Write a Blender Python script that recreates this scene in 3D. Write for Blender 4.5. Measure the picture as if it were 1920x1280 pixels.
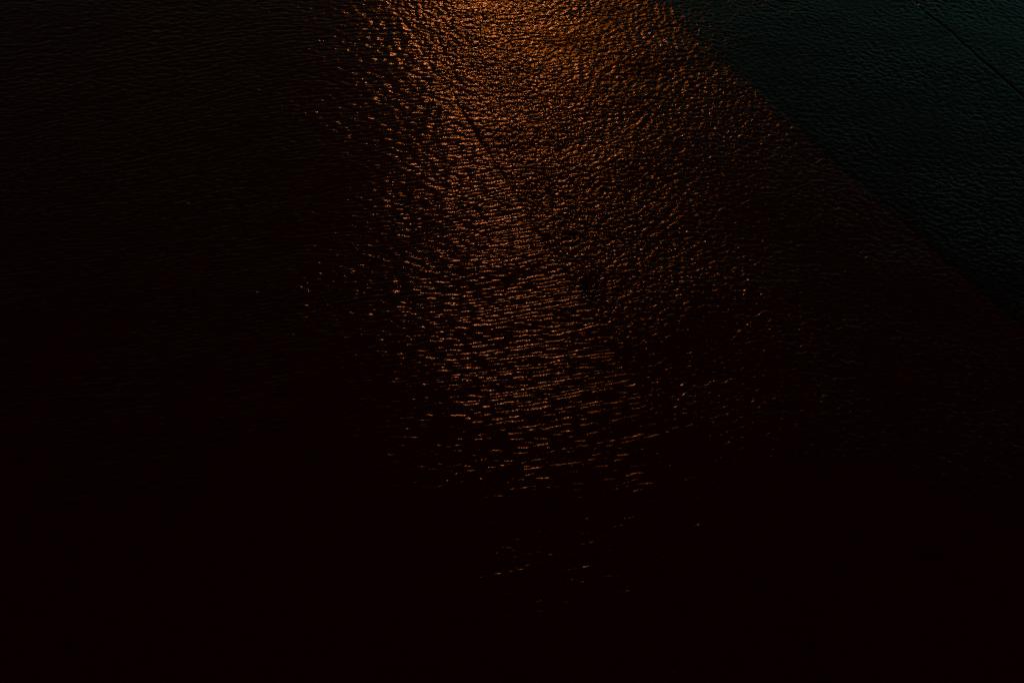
import bpy, bmesh, math, random
import numpy as np
from mathutils import Vector, Matrix

for o in list(bpy.data.objects):
    bpy.data.objects.remove(o, do_unlink=True)
S = bpy.context.scene
COL = S.collection
R = math.radians

# ------------------------------------------------------------------ camera
CAM_H = 1.6
PITCH = 32.4          # degrees below the horizon
FPX = 1920 * 50 / 36  # focal length in photo pixels
cd = bpy.data.cameras.new('camera')
cam = bpy.data.objects.new('camera', cd)
COL.objects.link(cam)
cam.location = (0, 0, CAM_H)
cam.rotation_euler = (R(90 - PITCH), 0, 0)
cd.lens = 50
cd.sensor_width = 36
cd.clip_start = 0.02
cd.clip_end = 2000
S.camera = cam

# ------------------------------------------------------------------ light
SUN_AZ = -1.7     # degrees to the right of straight ahead
SUN_EL = 12.0
GLOW_W, GLOW_H = 2.2, 0.9
GLOW_S = 6.0
SUN_S = 0.028
TEAL_S = 0.058

w = bpy.data.worlds.new('World')
S.world = w
w.use_nodes = True
nt = w.node_tree
nt.nodes.clear()
N, L = nt.nodes, nt.links

def mth(op, a, b=None, c=None, tree=None):
    n = (tree or nt).nodes.new('ShaderNodeMath')
    n.operation = op
    for i, v in enumerate((a, b, c)):
        if v is None:
            continue
        if isinstance(v, (int, float)):
            n.inputs[i].default_value = v
        else:
            (tree or nt).links.new(v, n.inputs[i])
    return n.outputs[0]

geo = N.new('ShaderNodeTexCoord')
sep = N.new('ShaderNodeSeparateXYZ')
L.new(geo.outputs['Generated'], sep.inputs[0])
el = mth('ARCSINE', sep.outputs['Z'])
az = mth('ARCTAN2', sep.outputs['X'], sep.outputs['Y'])
daz = mth('DIVIDE', mth('SUBTRACT', az, R(0.6)), R(GLOW_W))
de = mth('DIVIDE', mth('SUBTRACT', el, R(SUN_EL + 3.0)), R(GLOW_H))
g2 = mth('ADD', mth('MULTIPLY', daz, daz), mth('MULTIPLY', de, de))
glow = mth('EXPONENT', mth('MULTIPLY', g2, -0.5))
# a wider, weaker skirt round the glow, flattened along the horizon
daz2 = mth('DIVIDE', mth('SUBTRACT', az, R(-3)), R(14))
de2 = mth('DIVIDE', mth('SUBTRACT', el, R(7)), R(3.2))
g3 = mth('ADD', mth('MULTIPLY', daz2, daz2), mth('MULTIPLY', de2, de2))
skirt = mth('EXPONENT', mth('MULTIPLY', g3, -0.5))
te = mth('DIVIDE', el, R(15))
ta = mth('DIVIDE', mth('SUBTRACT', az, R(35)), R(30))
teal = mth('EXPONENT', mth('MULTIPLY', mth('MULTIPLY', te, te), -1.0))
teal = mth('MULTIPLY', teal, mth('ADD', mth('EXPONENT', mth('MULTIPLY', mth('MULTIPLY', ta, ta), -1.0)), 0.38))

def scaled(col, fac, k):
    n = N.new('ShaderNodeVectorMath')
    n.operation = 'SCALE'
    n.inputs[0].default_value = col
    L.new(mth('MULTIPLY', fac, k), n.inputs['Scale'])
    return n.outputs[0]

def vadd(a, b):
    n = N.new('ShaderNodeVectorMath')
    n.operation = 'ADD'
    L.new(a, n.inputs[0])
    L.new(b, n.inputs[1])
    return n.outputs[0]

sky = N.new('ShaderNodeTexSky')
sky.sky_type = 'NISHITA'
sky.sun_disc = False
sky.sun_elevation = R(SUN_EL)
sky.sun_rotation = R(SUN_AZ)
skys = N.new('ShaderNodeVectorMath')
skys.operation = 'SCALE'
skys.inputs['Scale'].default_value = 0.00003
L.new(sky.outputs[0], skys.inputs[0])
# a faint warm patch added low in the sky at right, for tan glints
dl = mth('DIVIDE', mth('SUBTRACT', az, R(23)), R(7))
dm = mth('DIVIDE', mth('SUBTRACT', el, R(8)), R(2.0))
lobe = mth('EXPONENT', mth('MULTIPLY', mth('ADD', mth('MULTIPLY', dl, dl), mth('MULTIPLY', dm, dm)), -0.5))
tot = vadd(scaled((1.0, 0.36, 0.24), lobe, 0.02), vadd(vadd(scaled((1.0, 0.21, 0.001), glow, GLOW_S),
                scaled((1.0, 0.33, 0.16), skirt, 0.021)),
           vadd(scaled((0.05, 1.0, 0.85), teal, TEAL_S), skys.outputs[0])))
bg = N.new('ShaderNodeBackground')
bg.inputs['Strength'].default_value = 1.0
L.new(tot, bg.inputs['Color'])
out = N.new('ShaderNodeOutputWorld')
L.new(bg.outputs[0], out.inputs['Surface'])

sd = bpy.data.lights.new('sun', 'SUN')
sd.energy = SUN_S
sd.angle = R(1.8)
sd.color = (1.0, 0.29, 0.085)
so = bpy.data.objects.new('sun', sd)
COL.objects.link(so)
sdir = Vector((math.sin(R(SUN_AZ)) * math.cos(R(SUN_EL)), math.cos(R(SUN_AZ)) * math.cos(R(SUN_EL)), math.sin(R(SUN_EL))))
so.rotation_euler = sdir.to_track_quat('Z', 'Y').to_euler()
so.location = (0, 6, 4)

S.view_settings.view_transform = 'Standard'
S.view_settings.look = 'None'
S.view_settings.exposure = 0
S.view_settings.gamma = 1
S.render.engine = 'CYCLES'

# ------------------------------------------------------------------ helpers
def ground(px, py, z=0.0):
    """where the photo's pixel meets the ground"""
    p = R(PITCH)
    cx, cy = (px - 960) / FPX, -(py - 640) / FPX
    d = (cx, math.cos(p) + cy * math.sin(p), -math.sin(p) + cy * math.cos(p))
    t = (z - CAM_H) / d[2]
    return d[0] * t, d[1] * t

def line(p, q):
    """signed distance to a seam (positive to its right) and its ground direction"""
    (x0, y0), (x1, y1) = ground(*p), ground(*q)
    dx, dy = x0 - x1, y0 - y1      # pointing away from the camera
    n = math.hypot(dx, dy)
    dx, dy = dx / n, dy / n
    return x1, y1, dx, dy

def sdist(ln, x, y):
    x1, y1, dx, dy = ln
    return (x - x1) * dy - (y - y1) * dx

SEAM_A = line((742, 20), (1440, 1100))
SEAM_B = line((1252, 20), (1890, 583))
TILT, TILT_END = 0.050, 1.3
def fall(x, y):
    """the right-hand slabs slope gently down away from seam B"""
    return -TILT * np.clip(sdist(SEAM_B, x, y), 0, TILT_END)

def on_slab(px, py):
    """the same on the sloping slabs"""
    x, y = ground(px, py)
    for _ in range(8):
        x, y = ground(px, py, float(fall(x, y)))
    return x, y

(_x0, _y0), (_x1, _y1) = on_slab(1714, 0), on_slab(1922, 183)
_n = math.hypot(_x0 - _x1, _y0 - _y1)
SEAM_C = (_x1, _y1, (_x0 - _x1) / _n, (_y0 - _y1) / _n)

def hsh(ix, iy, seed):
    h = (ix * np.int64(374761393) + iy * np.int64(668265263) + np.int64(seed) * np.int64(974634777)) & 0xFFFFFFFF
    h = ((h ^ (h >> 13)) * np.int64(1274126177)) & 0xFFFFFFFF
    h = ((h ^ (h >> 16)) * np.int64(2246822519 & 0x7FFFFFFF)) & 0xFFFFFFFF
    return (h ^ (h >> 15)) & 0xFFFF

def noise(x, y, seed):
    """2-D gradient noise, about -1..1"""
    fx, fy = np.floor(x), np.floor(y)
    ix, iy = fx.astype(np.int64), fy.astype(np.int64)
    tx, ty = x - fx, y - fy
    sx = tx * tx * tx * (tx * (tx * 6 - 15) + 10)
    sy = ty * ty * ty * (ty * (ty * 6 - 15) + 10)
    def g(ox, oy):
        a = hsh(ix + ox, iy + oy, seed) * (2 * np.pi / 65536)
        return np.cos(a) * (tx - ox) + np.sin(a) * (ty - oy)
    a = g(0, 0); b = g(1, 0); c = g(0, 1); d = g(1, 1)
    return (a + (b - a) * sx + (c + (d - c) * sx - a - (b - a) * sx) * sy) * 1.5

def sstep(a, b, x):
    t = np.clip((x - a) / (b - a), 0, 1)
    return t * t * (3 - 2 * t)

def remap(y):
    """ripples grow longer with distance, where the film runs deeper"""
    k = 0.45
    return np.where(y < 2.8, y, 2.8 + np.log1p(k * np.clip(y - 2.8, 0, None)) / k)

def train(x, y, T, lam, Lc, seed, asym, jit=0.9, gap=0.9):
    """one train of thin-film ripples; T = slope of the crests on the ground, lam = spacing,
    Lc = crest length, asym = how far the backs lean away from the camera"""
    u = x
    v = remap(y) - T * x
    v = v + lam * 2.2 * noise(u / (Lc * 4.5), v / (lam * 12), seed + 1)
    ph = v / lam + jit * noise(u / Lc, v / (lam * 1.9), seed + 2)
    ph = ph + 0.35 * jit * noise(u / (Lc * 0.35), v / (lam * 0.9), seed + 5)
    am = np.clip(0.62 + gap * noise(u / (Lc * 0.8), v / (lam * 1.3), seed + 3), 0.04, 1.5)
    q = 2 * np.pi * ph
    s = np.sin(q + asym * np.sin(q))
    return lam * am * s

# crest direction against distance from the camera, read off the photo
YS = [0.0, 1.5, 2.0, 2.5, 2.97, 3.4, 4.0, 4.6, 6.0]
T_MID = [0.40, 0.42, 0.46, 0.46, 0.50, 0.33, 0.12, 0.04, 0.02]
T_LEFT = [0.24, 0.26, 0.30, 0.33, 0.35, 0.33, 0.20, 0.04, 0.00]
T_RIGHT = [0.22, 0.22, 0.24, 0.26, 0.28, 0.22, 0.10, 0.06, 0.02]

def seam_wobble(y, seed):
    z = np.zeros_like(y) + 0.5
    return 0.010 * noise(y * 3.1, z, seed) + 0.005 * noise(y * 11.0, z, seed + 1)

def film(x, y):
    """height of the water surface"""
    da = sdist(SEAM_A, x, y) + seam_wobble(y, 71)
    db = sdist(SEAM_B, x, y) + seam_wobble(y, 75)
    dc = sdist(SEAM_C, x, y) + 0.8 * seam_wobble(y, 79)
    wl = 1 - sstep(-0.008, 0.008, da)
    wr = sstep(-0.02, 0.02, db)
    wm = 1 - wl - wr
    near = np.clip((y - 1.2) / 3.2, 0, 1)
    # broad strength of the ripples: gusts and calm patches
    gust = 1 + 0.45 * noise(x / 0.45, y / 0.60, 11) + 0.35 * noise(x / 0.17, y / 0.22, 12)
    gust = np.clip(gust, 0.25, 1.7)
    side = np.exp(-((x - 0.05) / 1.15) ** 2) * 0.35 + 0.65
    # left slab: long regular crests
    hl = 0.052 * train(x, y, np.interp(y, YS, T_LEFT), 0.0165, 0.120, 100, 0.30, 0.55, 0.65)
    hl += 0.012 * train(x, y, np.interp(y, YS, T_LEFT) + 0.1, 0.0088, 0.024, 120, 0.2, 0.9, 1.1)
    # middle slab: shorter, livelier crests
    hm = 0.028 * train(x, y, np.interp(y, YS, T_MID), 0.0122, 0.036, 200, 0.25, 0.8, 0.9)
    hm += 0.020 * train(x, y, np.interp(y, YS, T_MID) - 0.12, 0.0078, 0.014, 220, 0.2, 0.9, 1.1)
    # right slab: low fine crests whose backs lean away
    hr = 0.020 * train(x, y, np.interp(y, YS, T_RIGHT), 0.0140, 0.055, 300, -0.5, 0.8, 0.8)
    hr += 0.015 * train(x, y, np.interp(y, YS, T_RIGHT) + 0.1, 0.0088, 0.024, 320, -0.3, 0.9, 1.0)
    side = side * (0.30 + 0.70 * sstep(1.4, 3.0, y))
    h = (wl * hl + wm * hm + 0.85 * wr * hr) * gust * side
    # small cross chop that breaks the crests into sparkles
    yr = remap(y)
    c = 0.00054 * noise(x / 0.0068, yr / 0.0072, 401) + 0.0011 * noise(x / 0.016, yr / 0.015, 402)
    cl = 0.00050 * noise(x / 0.028, yr / 0.0070, 404) + 0.0011 * noise(x / 0.026, yr / 0.014, 405)
    c = np.where(da < 0, 0.25 * c + 0.8 * cl, c)
    h += c * (1.22 * wl + 1.18 * wm + wr * (0.62 + 0.45 * sstep(-0.3, 0.6, noise(x / 0.34, y / 0.30, 17)))) * gust * (0.33 + 0.79 * sstep(1.5, 3.2, y))
    # slow swell of the sheet over uneven stone
    h += 0.0022 * noise(x / 0.30, y / 0.22, 403) * (0.4 + 0.6 * wm)
    # the film sags into the joints
    ka = np.exp(-(da / 0.007) ** 2) * sstep(2.6, 3.2, y)
    kb = np.exp(-(db / 0.010) ** 2)
    kc = np.exp(-(dc / (0.0042 + 0.0012 * noise(y * 9.0, y * 0 + 0.5, 91))) ** 4)
    h *= (1 - 0.68 * ka) * (1 - 0.25 * kb) * (1 - 0.7 * kc)
    h -= 0.0007 * ka * np.clip(1.0 + 0.8 * noise(x / 0.03, y / 0.05, 93), 0, 1.6) + 0.0003 * kb + 0.0032 * kc
    for (sx, sy, rx, ry, hz) in STONES:
        d2 = ((x - sx) / (rx * 1.15)) ** 2 + ((y - sy) / (ry * 1.15)) ** 2
        calm = np.exp(-(d2 ** 1.5) * 1.2)
        h *= 1 - 0.92 * calm
        h += 0.0005 * np.exp(-((np.sqrt(d2) - 0.78) / 0.16) ** 2)
    return h + fall(x, y)

# ------------------------------------------------------------------ stones lying in the film
def spot(px, py, wpx, hpx):
    x, y = on_slab(px, py)
    x1, _ = on_slab(px + wpx / 2, py)
    _, y1 = on_slab(px, py - hpx / 2)
    return x, y, x1 - x, y1 - y

_raw = [(1073, 438, 46, 24), (1101, 530, 42, 38), (1469, 129, 13, 12), (1198, 122, 9, 16), (1641, 22, 6, 8)]
STONES = []
for (px, py, wp, hp) in _raw:
    x, y, rx, ry = spot(px, py, wp, hp)
    STONES.append((x, y, rx * 0.8, ry * 0.65, 0.0014 if wp > 20 else 0.0016))

# ------------------------------------------------------------------ materials
def material(name):
    m = bpy.data.materials.new(name)
    m.use_nodes = True
    m.node_tree.nodes.clear()
    return m, m.node_tree

def water_material():
    m, t = material('water_film')
    n, l = t.nodes, t.links
    o = n.new('ShaderNodeOutputMaterial')
    gl = n.new('ShaderNodeBsdfGlossy')
    gl.distribution = 'GGX'
    gl.inputs['Roughness'].default_value = 0.085
    gl.inputs['Color'].default_value = (1, 1, 1, 1)
    tr = n.new('ShaderNodeBsdfTransparent')
    tr.inputs['Color'].default_value = (0.97, 0.85, 0.80, 1)
    mix = n.new('ShaderNodeMixShader')
    fr = n.new('ShaderNodeFresnel')
    fr.inputs['IOR'].default_value = 1.333
    tc = n.new('ShaderNodeTexCoord')
    mp = n.new('ShaderNodeMapping')
    mp.inputs['Scale'].default_value = (1.0, 1.35, 1.0)
    l.new(tc.outputs['Object'], mp.inputs[0])
    nz = n.new('ShaderNodeTexNoise')
    nz.inputs['Scale'].default_value = 170
    nz.inputs['Detail'].default_value = 2
    l.new(mp.outputs[0], nz.inputs['Vector'])
    bp = n.new('ShaderNodeBump')
    bp.inputs['Strength'].default_value = 0.15
    bp.inputs['Distance'].default_value = 0.003
    l.new(nz.outputs['Fac'], bp.inputs['Height'])
    l.new(bp.outputs[0], gl.inputs['Normal'])
    l.new(bp.outputs[0], fr.inputs['Normal'])
    # light arriving from below leaves the thin film unhindered
    ge = n.new('ShaderNodeNewGeometry')
    front = mth('SUBTRACT', 1.0, ge.outputs['Backfacing'], tree=t)
    l.new(mth('MULTIPLY', fr.outputs[0], front, tree=t), mix.inputs[0])
    l.new(tr.outputs[0], mix.inputs[1])
    l.new(gl.outputs[0], mix.inputs[2])
    l.new(mix.outputs[0], o.inputs['Surface'])
    return m

def stone_material(name, c1, c2, scale, bump=0.4):
    m, t = material(name)
    n, l = t.nodes, t.links
    o = n.new('ShaderNodeOutputMaterial')
    p = n.new('ShaderNodeBsdfPrincipled')
    p.inputs['Roughness'].default_value = 0.85
    p.inputs['Specular IOR Level'].default_value = 0.1
    tc = n.new('ShaderNodeTexCoord')
    nz = n.new('ShaderNodeTexNoise')
    nz.inputs['Scale'].default_value = scale
    nz.inputs['Detail'].default_value = 8
    nz.inputs['Roughness'].default_value = 0.65
    l.new(tc.outputs['Object'], nz.inputs['Vector'])
    cr = n.new('ShaderNodeValToRGB')
    cr.color_ramp.elements[0].position = 0.3
    cr.color_ramp.elements[0].color = (*c1, 1)
    cr.color_ramp.elements[1].position = 0.75
    cr.color_ramp.elements[1].color = (*c2, 1)
    l.new(nz.outputs['Fac'], cr.inputs[0])
    l.new(cr.outputs[0], p.inputs['Base Color'])
    bp = n.new('ShaderNodeBump')
    bp.inputs['Strength'].default_value = bump
    bp.inputs['Distance'].default_value = 0.001
    l.new(nz.outputs['Fac'], bp.inputs['Height'])
    l.new(bp.outputs[0], p.inputs['Normal'])
    l.new(p.outputs[0], o.inputs['Surface'])
    return m

M_WATER = water_material()
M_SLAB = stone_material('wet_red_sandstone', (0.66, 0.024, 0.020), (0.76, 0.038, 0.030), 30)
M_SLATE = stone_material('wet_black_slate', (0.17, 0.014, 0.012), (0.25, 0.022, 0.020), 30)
M_SOIL = stone_material('dark_wet_bedding', (0.02, 0.012, 0.009), (0.05, 0.03, 0.02), 12)
M_PEB = stone_material('wet_dark_pebble', (0.40, 0.016, 0.014), (0.55, 0.026, 0.020), 90, 0.3)

def link_mesh(name, me, mat, smooth=False):
    o = bpy.data.objects.new(name, me)
    COL.objects.link(o)
    me.materials.append(mat)
    if smooth:
        me.polygons.foreach_set('use_smooth', np.ones(len(me.polygons), dtype=bool))
    return o

# ------------------------------------------------------------------ ground bed and paving
def flat(name, z, ext, mat):
    me = bpy.data.meshes.new(name)
    me.from_pydata([(-ext, -ext, z), (ext, -ext, z), (ext, ext, z), (-ext, ext, z)], [], [(0, 1, 2, 3)])
    o = link_mesh(name, me, mat)
    o['kind'] = 'structure'
    return o

flat('ground', -0.20, 900, M_SOIL)

def paving():
    """stone slabs as solid bevelled strips, with open joints along the photo's seams"""
    bm = bmesh.new()
    ext = 60.0
    def at(ln, s, off):
        x1, y1, dx, dy = ln
        return (x1 + dx * s + dy * off, y1 + dy * s - dx * off)
    def strip(pa, pb, qb, qa, mi=0, left=None, right=None):
        # corners: far left, far right, near right, near left; left/right give the edge's line if it wavers
        n = 90 if (left or right) else 1
        top, low = -0.009, -0.19
        rows = []
        for i in range(n + 1):
            t = i / n
            a = [pa[0] + (qa[0] - pa[0]) * t, pa[1] + (qa[1] - pa[1]) * t]
            b = [pb[0] + (qb[0] - pb[0]) * t, pb[1] + (qb[1] - pb[1]) * t]
            for p, ed in ((a, left), (b, right)):
                if ed:
                    ln, seed = ed
                    wv = float(seam_wobble(np.array([p[1]]), seed)[0])
                    p[0] -= ln[3] * wv
                    p[1] += ln[2] * wv
            rows.append((a, b))
        tops, lows = [], []
        for a, b in rows:
            tops.append([bm.verts.new((p[0], p[1], top + float(fall(p[0], p[1])))) for p in (a, b)])
            lows.append([bm.verts.new((p[0], p[1], low)) for p in (a, b)])
        for i in range(n):
            (a, b), (c, d) = tops[i], tops[i + 1]
            (e, f), (h, k) = lows[i], lows[i + 1]
            for q in ((a, b, d, c), (a, c, h, e), (b, f, k, d)):
                bm.faces.new(q).material_index = mi
        for tp, lw in ((tops[0], lows[0]), (tops[-1], lows[-1])):
            bm.faces.new((tp[0], tp[1], lw[1], lw[0])).material_index = mi
    g = 0.0003
    # joints run away from the camera; beyond the photo's far edge they simply go on
    def edge(ln, off, ynear, yfar):
        x1, y1, dx, dy = ln
        sn = (ynear - y1) / dy
        sf = (yfar - y1) / dy
        return at(ln, sn, off), at(ln, sf, off)
    yn, yf = -1.0, 5.4
    an, af = edge(SEAM_A, -g, yn, yf)
    an2, af2 = edge(SEAM_A, g, yn, yf)
    bn, bf = edge(SEAM_B, -g, yn, yf)
    bn2, bf2 = edge(SEAM_B, g, yn, yf)
    cn, cf = edge(SEAM_C, -g, yn, yf)
    cn2, cf2 = edge(SEAM_C, g, yn, yf)
    strip((-ext, yf), af, an, (-ext, yn), 0, None, (SEAM_A, 71))
    strip(af2, bf, bn, an2, 0, (SEAM_A, 71), (SEAM_B, 75))
    print('BC', bf2, cf, bn2, cn)
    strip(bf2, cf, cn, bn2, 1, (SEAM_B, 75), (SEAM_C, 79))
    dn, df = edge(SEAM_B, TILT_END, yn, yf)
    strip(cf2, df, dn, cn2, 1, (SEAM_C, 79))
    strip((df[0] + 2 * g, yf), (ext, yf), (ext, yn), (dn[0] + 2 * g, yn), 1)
    # the next courses beyond and behind
    for y0, y1 in ((yf + 2 * g, ext), (-ext, yn - 2 * g)):
        b0, b1 = edge(SEAM_B, 0, y0, y1)
        e0, e1 = edge(SEAM_B, TILT_END, y0, y1)
        strip((-ext, y1), (b1[0] - g, y1), (b0[0] - g, y0), (-ext, y0))
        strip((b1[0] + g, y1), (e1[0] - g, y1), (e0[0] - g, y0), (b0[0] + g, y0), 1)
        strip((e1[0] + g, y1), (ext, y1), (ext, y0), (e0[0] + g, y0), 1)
    bmesh.ops.recalc_face_normals(bm, faces=bm.faces)
    me = bpy.data.meshes.new('pavement')
    bm.to_mesh(me)
    bm.free()
    o = link_mesh('pavement', me, M_SLAB)
    me.materials.append(M_SLATE)
    o['kind'] = 'structure'

paving()
print('seams', SEAM_A, SEAM_B, SEAM_C)

# ------------------------------------------------------------------ the film of water
def water():
    # rows: proportional spacing so that a ripple keeps the same number of facets in view
    ys = [1.30]
    while ys[-1] < 5.3:
        ys.append(ys[-1] * 1.0007)
    k = ys[-1] - ys[-2]
    while ys[-1] < 60:
        k *= 1.12
        ys.append(ys[-1] + k)
    k = 0.0011
    lo = [1.30]
    while lo[-1] > -60:
        k *= 1.10
        lo.append(lo[-1] - k)
    ys = np.array(lo[:0:-1] + ys)
    # columns fan out with distance, again a constant number of facets per ripple in view
    k = 1 / 800
    xs = list(np.arange(0, 1.0, k))
    while xs[-1] < 60:
        k *= 1.08
        xs.append(xs[-1] + k)
    xs = np.array([-a for a in xs[:0:-1]] + xs)
    SX, Y = np.meshgrid(xs, ys)
    X = SX * (0.36 + 0.40 * np.clip(Y, 0.5, 6.0))
    H = film(X, Y)
    fade = np.clip(1 - (np.abs(SX) - 1.0) / 0.4, 0, 1) * np.clip(1 - (Y - 5.3) / 1.2, 0, 1) * np.clip((Y - 0.9) / 0.4, 0, 1)
    H = H * fade + fall(X, Y) * (1 - fade)
    ny, nx = X.shape
    co = np.empty((ny * nx, 3), dtype=np.float32)
    co[:, 0] = X.ravel(); co[:, 1] = Y.ravel(); co[:, 2] = H.ravel()
    i = np.arange(ny * nx, dtype=np.int32).reshape(ny, nx)
    q = np.stack([i[:-1, :-1], i[:-1, 1:], i[1:, 1:], i[1:, :-1]], axis=-1).reshape(-1, 4)
    me = bpy.data.meshes.new('water')
    me.vertices.add(len(co))
    me.vertices.foreach_set('co', co.ravel())
    me.loops.add(q.size)
    me.loops.foreach_set('vertex_index', q.ravel())
    me.polygons.add(len(q))
    me.polygons.foreach_set('loop_start', np.arange(0, q.size, 4, dtype=np.int32))
    me.update(calc_edges=True)
    print('water verts', len(co), nx, ny)
    o = link_mesh('water', me, M_WATER, True)
    o['kind'] = 'structure'

water()

# ------------------------------------------------------------------ pebbles
PLAB = ['flat dark wet pebble, a broad oval one above the rounder one in the glitter',
        'dark wet pebble, the largest and roundest, below the broad oval one',
        'small dark wet pebble alone on the teal wet slab at upper right',
        'tiny narrow dark pebble at the right edge of the orange glitter near the top',
        'tiniest dark pebble near the top edge, left of the thin dark joint']
def pebble(i, x, y, rx, ry, hz):
    rnd = random.Random(40 + i)
    bm = bmesh.new()
    bmesh.ops.create_icosphere(bm, subdivisions=4, radius=1.0)
    ph = [rnd.uniform(0, 6.28) for _ in range(6)]
    for v in bm.verts:
        a = math.atan2(v.co.y, v.co.x)
        k = 1 + 0.07 * math.sin(2 * a + ph[0]) + 0.05 * math.sin(3 * a + ph[1]) + 0.025 * math.sin(5 * a + ph[2])
        k *= 1 + 0.03 * math.sin(4 * v.co.z + 3 * v.co.x + ph[3])
        z = v.co.z
        z = math.copysign(abs(z) ** 0.7, z)
        v.co = Vector((v.co.x * rx * k, v.co.y * ry * k, z))
        v.co.z = v.co.z * (hz + 0.009) * 0.5 * (1 + 0.1 * math.sin(2 * a + ph[4])) + (hz - 0.009) * 0.5
    me = bpy.data.meshes.new('pebble')
    bm.to_mesh(me)
    bm.free()
    o = link_mesh('pebble', me, M_PEB, True)
    o.location = (x, y, float(fall(x, y)))
    o['label'] = PLAB[i]
    o['category'] = 'pebble'
    o['group'] = 'pebbles lying in the water film'

for i, s in enumerate(STONES):
    pebble(i, *s)
